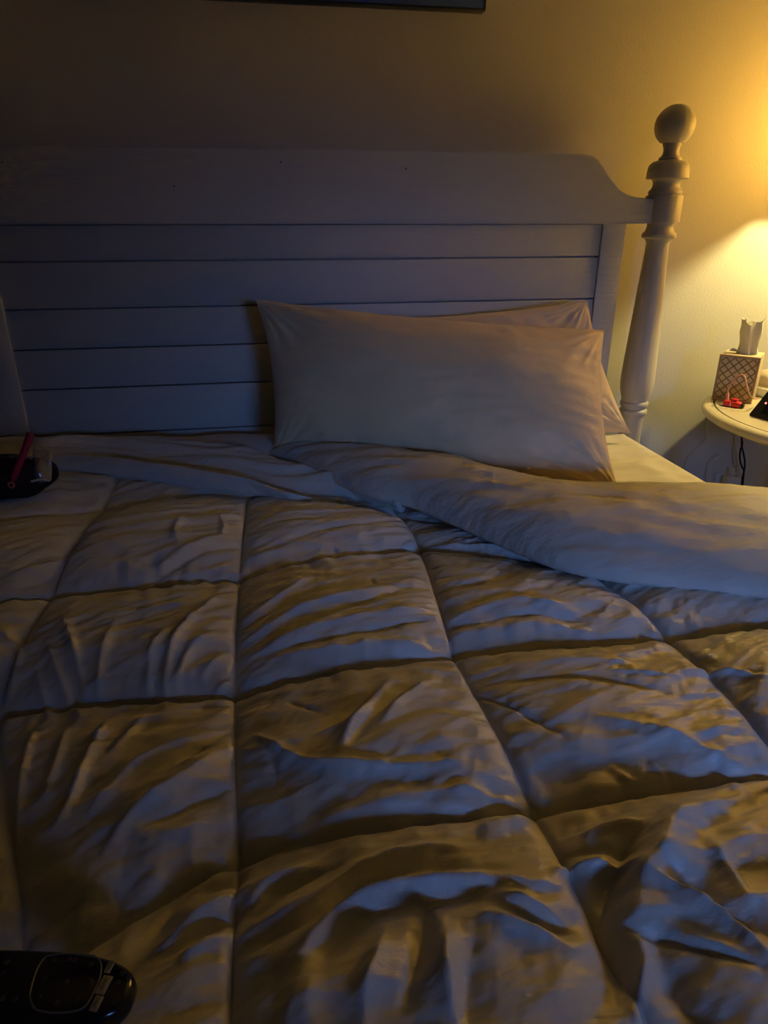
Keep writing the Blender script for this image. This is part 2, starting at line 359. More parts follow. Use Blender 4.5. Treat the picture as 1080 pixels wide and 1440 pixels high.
# soft random creases, lying mostly across the bed and rising to the right
def rot(x, y, a): return x*math.cos(a)+y*math.sin(a), -x*math.sin(a)+y*math.cos(a)
wx = noise2(QX*4, QY*4, 21)*.05; wy = noise2(QX*4, QY*4, 22)*.05
for sd, a, f1, f2, am in ((31, .18, 5, 21, .0050), (32, .38, 9, 40, .0024), (33, -.25, 7, 30, .0022)):
    r1, r2 = rot(QX+wx, QY+wy, a); Z += am*(ridged(r1*f1, r2*f2, sd)-.6)*damp
for sd, a, f1, f2, am in ((34, .30, 16, 70, .0013), (35, .05, 20, 95, .0008), (36, 1.1, 18, 80, .0008)):
    r1, r2 = rot(QX+wx*.6, QY+wy*.6, a); Z += am*(ridged(r1*f1, r2*f2, sd)-.6)*damp*(.4+.9*np.clip(noise2(QX*6, QY*6, sd+60)+.5, 0, 1))
Z += .003*noise2(QX*14, QY*14, 41)*damp
# creases seen on this comforter: (height mm, half width mm, points)
W = [
 (8, 9, [(310, 827), (262, 880), (235, 930), (228, 980)]), (6, 8, [(300, 887), (267, 913), (247, 947)]), (6, 9, [(233, 893), (213, 920), (205, 965)]),
 (6, 10, [(160, 880), (142, 930), (133, 975)]), (7, 8, [(88, 865), (105, 920), (118, 975)]), (7, 8, [(65, 900), (85, 955), (113, 1000)]), (6, 7, [(48, 935), (67, 1000)]),
 (4, 6, [(322, 940), (290, 960)]), (4, 6, [(315, 912), (277, 945)]), (-7, 12, [(345, 757), (267, 780), (187, 820)]), (5, 8, [(343, 787), (300, 797), (277, 813)]),
 (4, 8, [(262, 728), (246, 745), (250, 765)]), (4, 7, [(308, 722), (315, 740), (312, 752)]), (5, 10, [(330, 748), (280, 765), (225, 792)]),
 (7, 8, [(43, 1020), (32, 1063), (25, 1113), (20, 1167)]), (9, 9, [(147, 1007), (120, 1073), (110, 1100), (80, 1160)]), (6, 8, [(200, 1000), (160, 1053)]),
 (7, 10, [(293, 1020), (200, 1070), (127, 1140)]), (-6, 8, [(323, 1010), (250, 1070), (183, 1107)]), (9, 11, [(327, 1037), (253, 1100), (187, 1150), (147, 1193)]),
 (-6, 8, [(327, 1090), (267, 1127), (207, 1160)]), (6, 7, [(330, 1173), (293, 1207), (233, 1253)]), (-9, 13, [(350, 1210), (287, 1223), (240, 1257), (200, 1313)]),
 (8, 11, [(360, 1227), (300, 1257), (233, 1310)]), (-7, 8, [(333, 1270), (283, 1297), (230, 1330)]), (7, 10, [(333, 1287), (283, 1320), (250, 1342)]),
 (6, 8, [(90, 1020), (75, 1080), (60, 1120)]),
 (-6, 12, [(367, 767), (453, 745), (540, 735)]), (6, 10, [(365, 800), (453, 778), (560, 766)]), (4, 6, [(360, 730), (440, 722), (520, 716)]), (-4, 6, [(365, 740), (450, 730)]),
 (7, 9, [(342, 866), (400, 835), (440, 808)]), (-7, 9, [(343, 876), (420, 840), (493, 815)]), (7, 9, [(345, 893), (400, 868), (450, 850), (540, 830)]),
 (-7, 8, [(350, 903), (440, 870), (520, 845), (570, 826)]), (6, 9, [(380, 900), (460, 880), (560, 860), (600, 853)]), (-6, 8, [(360, 915), (460, 893), (540, 878), (600, 865)]),
 (8, 13, [(390, 917), (470, 907), (560, 897), (620, 897)]), (-4, 5, [(520, 808), (533, 820), (597, 823)]),
 (8, 10, [(552, 948), (499, 1014), (479, 1054)]), (-7, 10, [(540, 957), (483, 1001), (430, 1034)]), (-8, 10, [(581, 961), (524, 1005), (491, 1046)]),
 (7, 10, [(613, 944), (564, 981), (540, 1014)]), (9, 9, [(357, 1024), (401, 1058), (463, 1075), (548, 1075), (666, 1063)]), (-4, 4, [(357, 1026), (381, 1058), (389, 1091)]),
 (7, 9, [(548, 1111), (646, 1099), (727, 1103)]), (7, 14, [(365, 1175), (483, 1132), (605, 1114), (740, 1124)]), (-3, 4, [(405, 973), (450, 995)]),
 (-4, 5, [(654, 952), (718, 983), (799, 1035)]), (-6, 11, [(690, 950), (820, 948), (950, 968)]), (5, 13, [(690, 928), (850, 922), (900, 930)]), (4, 5, [(858, 937), (960, 945)]),
 (7, 12, [(833, 1005), (944, 1030), (1071, 1069)]), (3, 7, [(858, 1060), (901, 1086)]), (3, 6, [(910, 1052), (944, 1081)]), (5, 5, [(969, 932), (1025, 937), (1080, 954)]),
 (5, 12, [(640, 862), (720, 846), (800, 852)]), (-6, 8, [(607, 825), (680, 815), (730, 800)]), (5, 13, [(620, 885), (740, 872), (850, 877)]), (-4, 8, [(640, 872), (740, 860), (830, 864)]),
 (-5, 7, [(566, 738), (640, 732), (680, 740)]), (5, 9, [(580, 752), (680, 757), (760, 776)]), (-5, 7, [(592, 766), (690, 774), (770, 792)]),
 (8, 10, [(345, 1255), (380, 1222), (430, 1200)]), (-8, 9, [(350, 1272), (400, 1232), (470, 1205)]), (8, 9, [(340, 1300), (440, 1250), (520, 1205), (600, 1182), (675, 1177)]),
 (-9, 10, [(345, 1325), (440, 1283), (500, 1235), (580, 1210), (700, 1212)]), (10, 10, [(400, 1370), (450, 1300), (500, 1262), (570, 1243), (680, 1233), (790, 1235)]),
 (-9, 12, [(400, 1400), (460, 1330), (510, 1285), (600, 1262), (680, 1256)]), (9, 10, [(540, 1310), (529, 1351), (515, 1391), (511, 1437)]), (-10, 10, [(600, 1268), (587, 1347), (569, 1410)]),
 (10, 11, [(625, 1290), (627, 1364), (640, 1437)]), (-7, 13, [(667, 1320), (658, 1373), (655, 1437)]), (8, 9, [(698, 1253), (742, 1267), (795, 1290)]),
 (-7, 8, [(702, 1271), (764, 1289), (800, 1302)]), (8, 9, [(676, 1284), (738, 1302), (795, 1322)]), (7, 9, [(450, 1330), (420, 1380), (400, 1440)]), (7, 14, [(440, 1370), (425, 1437)]),
 (17, 24, [(1030, 1112), (960, 1142), (935, 1178), (930, 1205), (902, 1232), (890, 1285)]), (-12, 14, [(925, 1140), (890, 1165), (872, 1205), (855, 1250), (850, 1300), (870, 1380)]),
 (10, 7, [(784, 1209), (834, 1207), (900, 1211)]), (9, 8, [(822, 1162), (860, 1150), (910, 1146)]), (10, 9, [(904, 1228), (960, 1256), (1023, 1294), (1080, 1345)]),
 (-9, 12, [(923, 1206), (976, 1240), (1039, 1288), (1080, 1312)]), (-7, 6, [(888, 1302), (960, 1322), (1039, 1348), (1080, 1363)]), (10, 10, [(894, 1313), (907, 1341), (897, 1395), (900, 1437)]),
 (-8, 16, [(930, 1335), (960, 1395), (1000, 1437)]), (6, 8, [(1000, 1180), (1030, 1230), (1050, 1270)]), (6, 9, [(940, 1300), (1010, 1330), (1075, 1360)]), (-6, 6, [(800, 1185), (850, 1180), (890, 1185)]),
 (5, 8, [(20, 800), (60, 790), (110, 770)]), (5, 7, [(10, 830), (40, 820)]), (6, 8, [(0, 880), (25, 910), (10, 960)]), (-5, 7, [(20, 870), (40, 900)]),
]
def add_ridge(Zf, X, Y, amp, w, P):
    C = catmull(P, max(2, 4*(len(P)-1)+1)); lo, hi = C.min(0)-3*w, C.max(0)+3*w
    m = (X > lo[0]) & (X < hi[0]) & (Y > lo[1]) & (Y < hi[1])
    if not m.any(): return
    x, y = X[m], Y[m]; best = np.full(x.shape, 1e9); bt = np.zeros(x.shape); n = len(C)-1
    for k in range(n):
        d = C[k+1]-C[k]; L2 = d@d+1e-12; t = np.clip(((x-C[k, 0])*d[0]+(y-C[k, 1])*d[1])/L2, 0, 1)
        dd = np.hypot(x-C[k, 0]-t*d[0], y-C[k, 1]-t*d[1]); q = dd < best; best[q] = dd[q]; bt[q] = (k+t[q])/n
    Zf[m] += amp*np.exp(-(best/w)**1.5)*np.clip(np.sin(math.pi*np.clip(bt*.92+.04, 0, 1)), 0, 1)**.6
for amp, w, pts in W:
    P = np.array([at_bed(u, v, MZ+.052)[:2] for u, v in pts]); add_ridge(Z, QX, QY, amp*.00110, w*.00066, P)
Zq = ZS+Z
# under the turned-back edge the comforter lies flatter
P3 = np.stack([QX, QY, Zq], -1)
P3 = drape(P3); P3[..., 2] -= dip(QX, QY)
qt = unparent_shift(grid_obj('quilted_top', P3, M_QUILT, comf))
tag(qt, 'boxed and wrinkled cream quilting')
# turned-back edge: a soft roll over the quilting
def roll(name, lower, upper, zl, zu, Hs, n=180, m=44, seed=0, wr=.004, ang=.5, under=.012, sharp=.95, ext=False):
    L = np.array([at_z(u, v, zl) for u, v in lower]); T = np.array([at_z(u, v, zu) for u, v in upper])
    k = np.linspace(0, 1, n); L = np.stack([np.interp(k, np.linspace(0, 1, len(L)), catmull(L, len(L))[:, c]) for c in range(3)], -1) if False else catmull(L, n)
    L = np.vstack([L, [L[-1]+np.array([.05*q, 0, 0]) for q in range(1, 9)]]) if ext else L
    T = catmull(T, n if not ext else n)
    T = np.vstack([T, [T[-1]+np.array([.05*q, 0, 0]) for q in range(1, 9)]]) if ext else T
    k = np.linspace(0, 1, len(L)); Hh = np.interp(k, np.linspace(0, 1, len(Hs)), Hs)
    t = np.linspace(0, 1, m); an = math.pi*t
    cx = np.sign(np.cos(an))*np.abs(np.cos(an))**sharp; sz = np.abs(np.sin(an))**sharp
    P = (L[:, None]+T[:, None])/2+(L-T)[:, None]/2*cx[None, :, None]
    X, Y = P[..., 0], P[..., 1]
    r1, r2 = rot(X, Y, -ang)
    dn = wr*(ridged(r1*5, r2*22, 50+seed)-.6)+wr*.5*(ridged(r1*9, r2*44, 51+seed)-.6)+.004*noise2(X*5, Y*6, 52+seed)
    P[..., 2] += Hh[:, None]*sz[None]+dn*sz[None]
    # underside closes the roll
    bt = np.linspace(0, 1, 10)[1:-1]; Bm = T[:, None]+(L-T)[:, None]*bt[None, :, None]; Bm[..., 2] -= under*np.sin(math.pi*bt)[None]
    full = np.concatenate([P, Bm], 1)
    c0, c1 = full[:1].mean(1, keepdims=True).repeat(full.shape[1], 1), full[-1:].mean(1, keepdims=True).repeat(full.shape[1], 1)
    return np.concatenate([c0, full, c1], 0)
low = [(368, 634), (410, 652), (455, 674), (520, 700), (580, 715), (640, 740), (700, 767), (780, 800), (860, 818), (960, 829), (1080, 842), (1200, 856), (1420, 880)]
upp = [(378, 628), (415, 629), (460, 632), (520, 640), (580, 656), (640, 664), (700, 684), (780, 699), (850, 701), (960, 700), (1080, 702), (1200, 704), (1420, 708)]
B3 = roll('fold', low, upp, MZ+.05, MZ+.042, [.004, .03, .045, .055, .06, .062, .064, .066, .066, .062, .058, .055, .05], seed=1, wr=.008, ang=.42, ext=True)
fo = unparent_shift(grid_obj('turned_back_edge', drape(B3), M_FOLD, comf, closed_v=True)); tag(fo, 'smooth unquilted underside rolled back diagonally below the pillow')
low = [(-120, 655), (0, 656), (75, 656), (130, 660), (175, 667), (260, 679), (350, 690), (430, 697), (500, 704), (570, 716)]
upp = [(-120, 626), (0, 626), (75, 625), (130, 623), (200, 623), (270, 626), (330, 633), (390, 650), (460, 672), (560, 708)]
A3 = roll('fold2', low, upp, MZ+.026, MZ+.055, [.03, .03, .034, .034, .034, .032, .03, .026, .02, .004], n=150, seed=9, wr=.009, ang=.35)
ao = unparent_shift(grid_obj('turned_back_edge', drape(A3), M_FOLD, comf, closed_v=True))
low = [(60, 656), (150, 666), (260, 681), (350, 693), (440, 702)]
upp = [(70, 640), (140, 646), (225, 658), (310, 672), (400, 692)]
A4 = roll('fold3', low, upp, MZ+.045, MZ+.062, [.003, .016, .02, .018, .003], n=120, seed=14, wr=.004, ang=.35, under=.02)
unparent_shift(grid_obj('turned_back_edge', drape(A4), M_FOLD, comf, closed_v=True))
# low roll of top sheet between the comforter and the headboard
s_ = np.linspace(0, 1, 120); c_ = np.linspace(0, 2*math.pi, 36, endpoint=False)
cxs = -.60+.80*s_; cyc = 1.485+.02*noise2(s_*6, 0*s_, 61); hh = (.030+.007*noise2(s_*5, 0*s_, 62))*np.clip(np.sin(math.pi*s_)*3.5, 0.05, 1)**.5
PC = np.zeros((120, 36, 3)); PC[..., 0] = cxs[:, None]+0*c_; PC[..., 1] = cyc[:, None]+.085*np.cos(c_)[None]
PC[..., 2] = MZ+.006+hh[:, None]*(1+np.sin(c_)[None])*1.0+.002*noise2(PC[..., 0]*30, PC[..., 1]*14, 63)
so = grid_obj('top_sheet', PC, M_SHEET, closed_v=True)
tag(so, 'bunched cream top sheet lying along the foot of the headboard planks', 'sheet')

# ================================================================== pillows
def pillow(name, TL, TR, BR, BL, thick, label, seed, flip=1, nu=120, nv=90, bend=0.0):
    TL, TR, BR, BL = [np.array(p, float) for p in (TL, TR, BR, BL)]
    nrm = np.cross((TR-TL)+(BR-BL), (TL-BL)+(TR-BR)); nrm /= np.linalg.norm(nrm)      # toward the camera when TL..TR runs right
    u = np.sin(np.linspace(-1, 1, nu)*math.pi/2); v = np.sin(np.linspace(-1, 1, nv)*math.pi/2)
    U, V = np.meshgrid(u, v, indexing='ij')
    Up = U*(1-.055*(1-V**2)); Vp = V*(1-.075*(1-U**2))
    a, b = (Up+1)/2, (Vp+1)/2
    base = (BL*(1-a)[..., None]+BR*a[..., None])*(1-b)[..., None]+(TL*(1-a)[..., None]+TR*a[..., None])*b[..., None]
    th = thick*(np.clip(1-np.abs(U)**2.3, 0, 1)*np.clip(1-np.abs(V)**2.1, 0, 1))**.56
    sheets = []
    for sgn in (1, -1):
        d = th.copy()
        wr = np.zeros_like(d)
        for cu, cv in ((-1, -1), (-1, 1), (1, -1), (1, 1)):
            r = np.hypot((U-cu)*1.3, V-cv); an = np.arctan2(V-cv, (U-cu)*1.3)
            wr += .012*np.exp(-((r-.28)/.28)**2)*noise2(an*7, r*1.5, seed+int(cu*2+cv))
        wr += .009*np.exp(-(1-np.abs(U))/.22)*noise2(V*9+U*2, U*2, seed+11)*np.clip((1-np.abs(U))*8, 0, 1)
        wr += .008*np.exp(-(1-np.abs(V))/.25)*noise2(U*11+V*3, V*2, seed+12)*np.clip((1-np.abs(V))*8, 0, 1)
        wr += .010*noise2(U*1.6, V*1.4, seed+13+sgn)+.004*noise2(U*3.5, V*3, seed+14+sgn)
        wr += .0018*(ridged(U*3+V*2, V*7-U*2.5, seed+15)-.6)
        d = d+wr*np.clip(th/thick*3, 0, 1)
        d = np.maximum(d, .0025)
        sheets.append(base+sgn*nrm*d[..., None])
    F, K = sheets
    # one closed surface: front grid, back grid sharing the welt
    n = nu*nv; vid = np.arange(n).reshape(nu, nv); edge = np.zeros((nu, nv), bool); edge[0] = edge[-1] = True; edge[:, 0] = edge[:, -1] = True
    Vv = F.reshape(-1, 3).tolist(); kid = vid.copy(); add = []
    for i in range(nu):
        for j in range(nv):
            kid[i, j] = n+len(add); add.append(K[i, j].tolist())
    faces = []
    for i in range(nu-1):
        for j in range(nv-1):
            faces.append((vid[i, j], vid[i+1, j], vid[i+1, j+1], vid[i, j+1])); faces.append((kid[i, j], kid[i, j+1], kid[i+1, j+1], kid[i+1, j]))
    ring = [(i, 0) for i in range(nu)]+[(nu-1, j) for j in range(1, nv)]+[(i, nv-1) for i in range(nu-2, -1, -1)]+[(0, j) for j in range(nv-2, 0, -1)]
    for p, q in zip(ring, ring[1:]+ring[:1]): faces.append((vid[q], vid[p], kid[p], kid[q]))
    root = thing(name, tuple((BL+BR)/2)); me = bpy.data.meshes.new('pillowcase'); me.from_pydata(Vv+add, [], [tuple(int(k) for k in f) for f in faces]); me.materials.append(M_PILLOW)
    me.polygons.foreach_set('use_smooth', [True]*len(me.polygons)); me.update()
    o = link(bpy.data.objects.new('pillowcase', me), root); o.matrix_parent_inverse = Matrix.Translation(tuple(-(BL+BR)/2))
    tag(root, label, 'pillow', 'bed pillows')
    return root, base
pil, base = pillow('pillow', at_y(360, 421, 1.485), at_y(850, 464, 1.40), at_z(870, 691, MZ+.030), at_z(383, 646, MZ+.03),
       .100, 'large front pillow in a beige case leaning in the middle of the bed', 71)
pil2, base2 = pillow('pillow', at_y(470, 450, 1.555), at_y(826, 422, 1.53), at_z(887, 609, MZ+.02), at_z(520, 618, MZ+.03),
       .050, 'beige pillow mostly hidden, standing behind the front pillow against the headboard', 83)
p = at_y(843, 492, 1.50); tg = box('care_tag', M_BLACK, pil2, -.002, .002, -.008, .008, -.009, .009, .0005); tg.matrix_parent_inverse = pil2.matrix_world.inverted()
tg.location = Vector(p); tg.matrix_parent_inverse = Matrix.Translation(-pil2.location)

# ================================================================== picture on the wall
pr = at_y(683, 15, WALL_Y-.028); PW, PH = .86, .60
pic = tag(thing('picture_frame', (pr[0]-PW/2, WALL_Y-.014, pr[2])), 'wide blue picture in a thin dark frame hanging above the headboard', 'picture')
M_ART = mat('blue_print', (0.05, 0.10, 0.36), 0.28, 0.5, var=(2.2, 0.8, (1, 1, 1)))
box('canvas', M_ART, pic, -PW/2+.004, PW/2-.004, -.013, .010, .004, PH-.004, .001)
for (x0, x1, z0, z1) in ((-PW/2, PW/2, 0, .0038), (-PW/2, PW/2, PH-.0038, PH), (-PW/2, -PW/2+.0038, .004, PH-.004), (PW/2-.0038, PW/2, .004, PH-.004)):
    box('frame_edge', M_BLACK, pic, x0, x1, -.0140, .0138, z0, z1, .0006)

# ================================================================== round bedside table
TZ = CZ-.44; TC = (1.415, 1.389); RG = .3246
tab = tag(thing('bedside_table', (TC[0], TC[1], 0)), 'round cream bedside table with dark groove line near its rounded rim', 'table')
RO = .352
tp = [(0, TZ-.029), (RO-.035, TZ-.029), (RO-.020, TZ-.0285), (RO-.018, TZ-.025), (RO-.008, TZ-.0235), (RO-.001, TZ-.019), (RO+.001, TZ-.013), (RO-.001, TZ-.007), (RO-.007, TZ-.002), (RO-.016, TZ),
      (RG+.0022, TZ), (RG+.0018, TZ-.0025), (RG-.0018, TZ-.0025), (RG-.0022, TZ), (0, TZ)]
top = lathe('table_top', M_TABLE, tp, tab, 120)
bm = bmesh.new(); R_in, R_out = RG-.0019, RG+.0019
va = [[bm.verts.new((r*math.cos(2*math.pi*k/120), r*math.sin(2*math.pi*k/120), TZ-.0012)) for k in range(120)] for r in (R_in, R_out)]
for k in range(120): bm.faces.new((va[0][k], va[0][(k+1) % 120], va[1][(k+1) % 120], va[1][k]))
obj('groove_line', bm, M_GROOVE, top)
lathe('apron', M_TABLE, [(0, TZ-.062), (.235, TZ-.062), (.240, TZ-.058), (.240, TZ-.0295), (0, TZ-.0295)], tab, 60)
for lx, ly in ((1.20, 1.22), (1.64, 1.22), (1.52, 1.60)):
    lathe('leg', M_TABLE, [(.010, 0), (.014, .004), (.015, .02), (.012, .05), (.014, .20), (.019, .42), (.022, .54), (.018, .57), (.022, .585), (.022, TZ-.0625)], tab, 24, (lx-TC[0], ly-TC[1], 0))

# ---- lamp (its shade stands just outside the picture; base edge shows)
LP = (1.537, 1.500); ZB = CZ+.168
lamp = tag(thing('table_lamp', (LP[0], LP[1], TZ)), 'lit table lamp with square fabric shade at the right of the bedside table', 'lamp')
lathe('base', M_RIM, [(0, 0), (.062, 0), (.066, .004), (.066, .012), (.060, .016), (0, .016)], lamp, 40)
lathe('body', M_CERAMIC, [(.050, .0162), (.055, .03), (.050, .06), (.030, .09), (.016, .12), (.020, .18), (.034, .25), (.038, .32), (.032, .40), (.016, .47), (.010, .53), (0, .531)], lamp, 36)
lathe('socket', M_METAL, [(0, .5312), (.016, .532), (.016, .568), (.012, .573), (0, .573)], lamp, 20)
sa, sb_, zlo, zhi = .160, .095, ZB-TZ-.72*.160, ZB-TZ+.19
m = bpy.data.materials.new('shade_fabric'); m.use_nodes = True; nt = m.node_tree; nt.nodes.remove(nt.nodes['Principled BSDF'])
d1 = nt.nodes.new('ShaderNodeBsdfDiffuse'); d1.inputs[0].default_value = (.62, .42, .20, 1)
d2 = nt.nodes.new('ShaderNodeBsdfTranslucent'); d2.inputs[0].default_value = (.88, .57, .20, 1)
mx = nt.nodes.new('ShaderNodeMixShader'); mx.inputs[0].default_value = .6
nt.links.new(d1.outputs[0], mx.inputs[1]); nt.links.new(d2.outputs[0], mx.inputs[2]); nt.links.new(mx.outputs[0], nt.nodes['Material Output'].inputs[0])
bm = bmesh.new(); q0 = [bm.verts.new((sx*sa, sy*sa, zlo)) for sx, sy in ((-1, -1), (1, -1), (1, 1), (-1, 1))]; q1 = [bm.verts.new((sx*sb_, sy*sb_, zhi)) for sx, sy in ((-1, -1), (1, -1), (1, 1), (-1, 1))]
for k in range(4): bm.faces.new((q0[k], q0[(k+1) % 4], q1[(k+1) % 4], q1[k]))
sh = obj('lamp_shade', bm, m, lamp)
for z, r in ((zlo, sa), (zhi, sb_)):
    for k in range(4):
        c = [(-r, -r), (r, -r), (r, r), (-r, r)]; p, q = c[k], c[(k+1) % 4]
        tube('shade_trim', M_RIM, [(p[0], p[1], z), (q[0], q[1], z)], .0016, sh, 2, 6, False)
bl = bpy.data.lights.new('bulb', 'POINT'); bl.energy = LAMP_POWER; bl.color = LAMP_COLOR; bl.shadow_soft_size = .026
bo = link(bpy.data.objects.new('bulb', bl), lamp); bo.location = (0, 0, ZB-TZ)

# ---- pale round jar behind the clock
jr = tag(thing('jar', (1.362, 1.614, TZ)), 'pale round jar with white rim half hidden behind the black clock', 'jar')
lathe('rim', M_RIM, [(0, 0), (.064, 0), (.069, .006), (.071, .016), (.069, .024), (.060, .028), (0, .028)], jr, 56)
lathe('body', M_CERAMIC, [(.056, .0282), (.059, .038), (.058, .050), (.050, .060), (.032, .067), (.0, .069)], jr, 40)
sw = lathe('knob', M_BLACK, [(0, 0), (.007, 0), (.007, .012), (.004, .015), (0, .015)], jr, 16, (0, 0, .0695))

# ---- tissue box
bl_, br_ = at_z(1000.6, 561, TZ), at_z(1056.5, 568.2, TZ)
vx = (br_-bl_)[:2]; wd = float(np.hypot(*vx)); ang = math.atan2(vx[1], vx[0]); BH = .118
tb = tag(thing('tissue_box', (bl_[0], bl_[1], TZ), ang), 'square tissue box cover with pearly grey lattice front and white tissue standing out', 'tissue box')
M_BOXF = mat('box_frame', (0.46, 0.33, 0.25), 0.5, 0.4); M_BOXT = mat('box_top', (0.62, 0.52, 0.36), 0.5, 0.4)
M_LAT = mat('lattice_strip', (0.26, 0.21, 0.15), 0.5, 0.35); M_PEARL = mat('pearl_tile', (0.62, 0.52, 0.41), 0.35, 0.5, var=(40, 0.2, S1))
TT = np.array([[1, 0], [0, 1]])
box('body', M_BOXT, tb, .003, wd-.003, .003, wd-.003, 0, BH-.001, .001)
for (x0, x1, z0, z1) in ((0, wd, 0, .006), (0, wd, BH-.006, BH), (0, .005, .006, BH-.006), (wd-.005, wd, .006, BH-.006)):
    box('frame_strip', M_BOXF, tb, x0, x1, -.002, .0028, z0, z1, .0006)
ns = 5; step = (wd-.010)/ns*1.0
def diamonds():
    cw = (wd-.010); ch = BH-.012; n1, n2 = 4, 5; dx, dz = cw/n1, ch/n2
    for i in range(-1, n1*2+1):
        for j in range(-1, n2*2+1):
            if (i+j) % 2: continue
            cx, cz = .005+i*dx/2, .006+j*dz/2
            poly = [(cx-dx*.385, cz), (cx, cz-dz*.385), (cx+dx*.385, cz), (cx, cz+dz*.385)]
            yield poly
def clip_poly(poly, x0, x1, z0, z1):
    for ax, lim, s in ((0, x0, 1), (0, x1, -1), (1, z0, 1), (1, z1, -1)):
        out = []
        for k in range(len(poly)):
            p, q = poly[k], poly[(k+1) % len(poly)]; pin, qin = s*(p[ax]-lim) >= 0, s*(q[ax]-lim) >= 0
            if pin: out.append(p)
            if pin != qin:
                t = (lim-p[ax])/(q[ax]-p[ax]); out.append((p[0]+t*(q[0]-p[0]), p[1]+t*(q[1]-p[1])))
        poly = out
        if len(poly) < 3: return None
    return poly
box('lattice_panel', M_LAT, tb, .0052, wd-.0052, .0005, .0029, .0062, BH-.0062, 0)
for poly in diamonds():
    c = clip_poly(poly, .0056, wd-.0056, .0066, BH-.0066)
    if c and len(c) > 2:
        area = abs(sum(c[k][0]*c[(k+1) % len(c)][1]-c[(k+1) % len(c)][0]*c[k][1] for k in range(len(c))))/2
        if area > 6e-6: prism('tile', M_PEARL, c, -.0007, .0004, tb)
# tissue: folded sheet rising through the slot
M_TIS = mat('tissue_paper', (0.80, 0.77, 0.70), 0.9, 0.1)
nu, nv = 40, 24; P = np.zeros((nu, nv, 3))
for i in range(nu):
    a = i/(nu-1)*2*math.pi
    for j in range(nv):
        t = j/(nv-1)
        rad = .0175-.0035*math.sin(min(1, t*1.6)*math.pi)+.004*t
        fold = 1+.28*math.sin(3*a+.6)+.16*math.sin(5*a+1+3*t)+.08*math.sin(9*a+5*t)
        P[i, j] = (wd*.55+rad*fold*math.cos(a)*1.15, wd*.5+rad*fold*math.sin(a)*.55, BH-.001+.082*t*(1+.07*math.sin(2*a+1)+.05*math.sin(5*a)*t)+0*a)
grid_obj('tissue', P, M_TIS, tb)
lathe('slot', M_GROOVE, [(0, 0), (.024, 0), (.024, .0006), (0, .0006)], tb, 24, (wd*.55, wd*.5, BH-.0012))
tube('loose_tissue_edge', M_TIS, [(.012, wd*.55, BH+.002), (.022, wd*.5, BH+.006), (.036, wd*.52, BH+.002)], [.001, .005, .001], tb, 16, 6)

# ---- black wedge clock
b0, b1 = at_z(1051.5, 584, TZ), at_z(1080, 592, TZ); dv = (b1-b0)[:2]; ang = math.atan2(dv[1], dv[0])
ck = tag(thing('clock', (b0[0], b0[1], TZ), ang), 'black wedge-shaped clock with tiny red light at table edge', 'clock')
bm = bmesh.new(); CWd, CD, CHt = .15, .075, .062
vb = [bm.verts.new(p) for p in ((0, 0, 0), (CWd, 0, 0), (CWd, CD, 0), (0, CD, 0), (.016, .030, CHt), (CWd-.016, .030, CHt), (CWd-.016, CD-.012, CHt), (.016, CD-.012, CHt))]
for f in ((0, 1, 2, 3), (4, 5, 6, 7), (0, 1, 5, 4), (1, 2, 6, 5), (2, 3, 7, 6), (3, 0, 4, 7)): bm.faces.new([vb[k] for k in f])
bmesh.ops.bevel(bm, geom=list(bm.edges), offset=.0025, segments=2, affect='EDGES')
obj('case', bm, M_BLACK, ck, 35)
sl = math.atan2(.030, CHt)
def on_face(x, s): return (x, s*.030/CHt*1.0-.0006, s)
M_LED = mat('led', (0.9, 0.1, 0.08), 0.3, 0.5, emit=((1.0, 0.12, 0.10), 6.0))
px, py = 1077, 567
bm = bmesh.new(); bmesh.ops.create_uvsphere(bm, u_segments=10, v_segments=6, radius=.0022)
led = obj('indicator_light', bm, M_LED, ck, 60)
d = ray(px, py); R3 = Matrix.Rotation(-ang, 3, 'Z'); dl = R3 @ Vector(d); ol = R3 @ (Vector((0, 0, CZ))-Vector((b0[0], b0[1], TZ)))
nrm = Vector((0, -CHt, .030)); k = -(nrm.dot(ol))/(nrm.dot(dl)); led.location = ol+dl*k
scr = prism('display', M_BLACKG, [(.028, .012), (CWd-.028, .012), (CWd-.034, .045), (.034, .045)], 0, .0012, ck)
for v in scr.data.vertices: v.co.y += v.co.z*.030/CHt-.0009

# ---- red gadget and pink cable
g = at_z(1030, 572, TZ); e0, e1 = at_z(1014, 570, TZ), at_z(1046, 575, TZ); dv = (e1-e0)[:2]; ang = math.atan2(dv[1], dv[0]); GL = float(np.hypot(*dv))
gd = tag(thing('gadget', (g[0], g[1], TZ), ang), 'small red plastic gadget with black end lying before the tissue box', 'gadget')
bm = bmesh.new(); bm_box(bm, -GL*.42, GL*.36, -.011, .011, .0005, .015, .005, 3); obj('body', bm, M_RED, gd, 40)
bm = bmesh.new(); bm_box(bm, -GL*.10, GL*.18, -.006, .009, .0148, .021, .002, 2); obj('tab', bm, M_RED, gd, 40)
bm = bmesh.new(); bm_box(bm, GL*.36, GL*.50, -.008, .008, .001, .012, .003, 2); obj('end_cap', bm, M_BLACK, gd, 40)
bm = bmesh.new(); bm_box(bm, -GL*.50, -GL*.42, -.005, .005, .003, .009, .001, 2); obj('tip', bm, M_METAL, gd, 40)
bm = bmesh.new(); bm_box(bm, -GL*.08, -GL*.05, -.0116, .0, .002, .013, .0004, 1); obj('clip', bm, M_METAL, gd, 40)
yb = at_z(1022, 563, TZ)
dep = lambda u, v, k: tuple(np.array([0, 0, CZ])+ray(u, v)*(np.dot(np.array([g[0], g[1]+.02, TZ+.02])-np.array([0, 0, CZ]), _F)*k))
pc = tag(thing('charging_cable', dep(1023, 561, 1.0)), 'thin pink charging cable looping in front of the tissue box', 'cable')
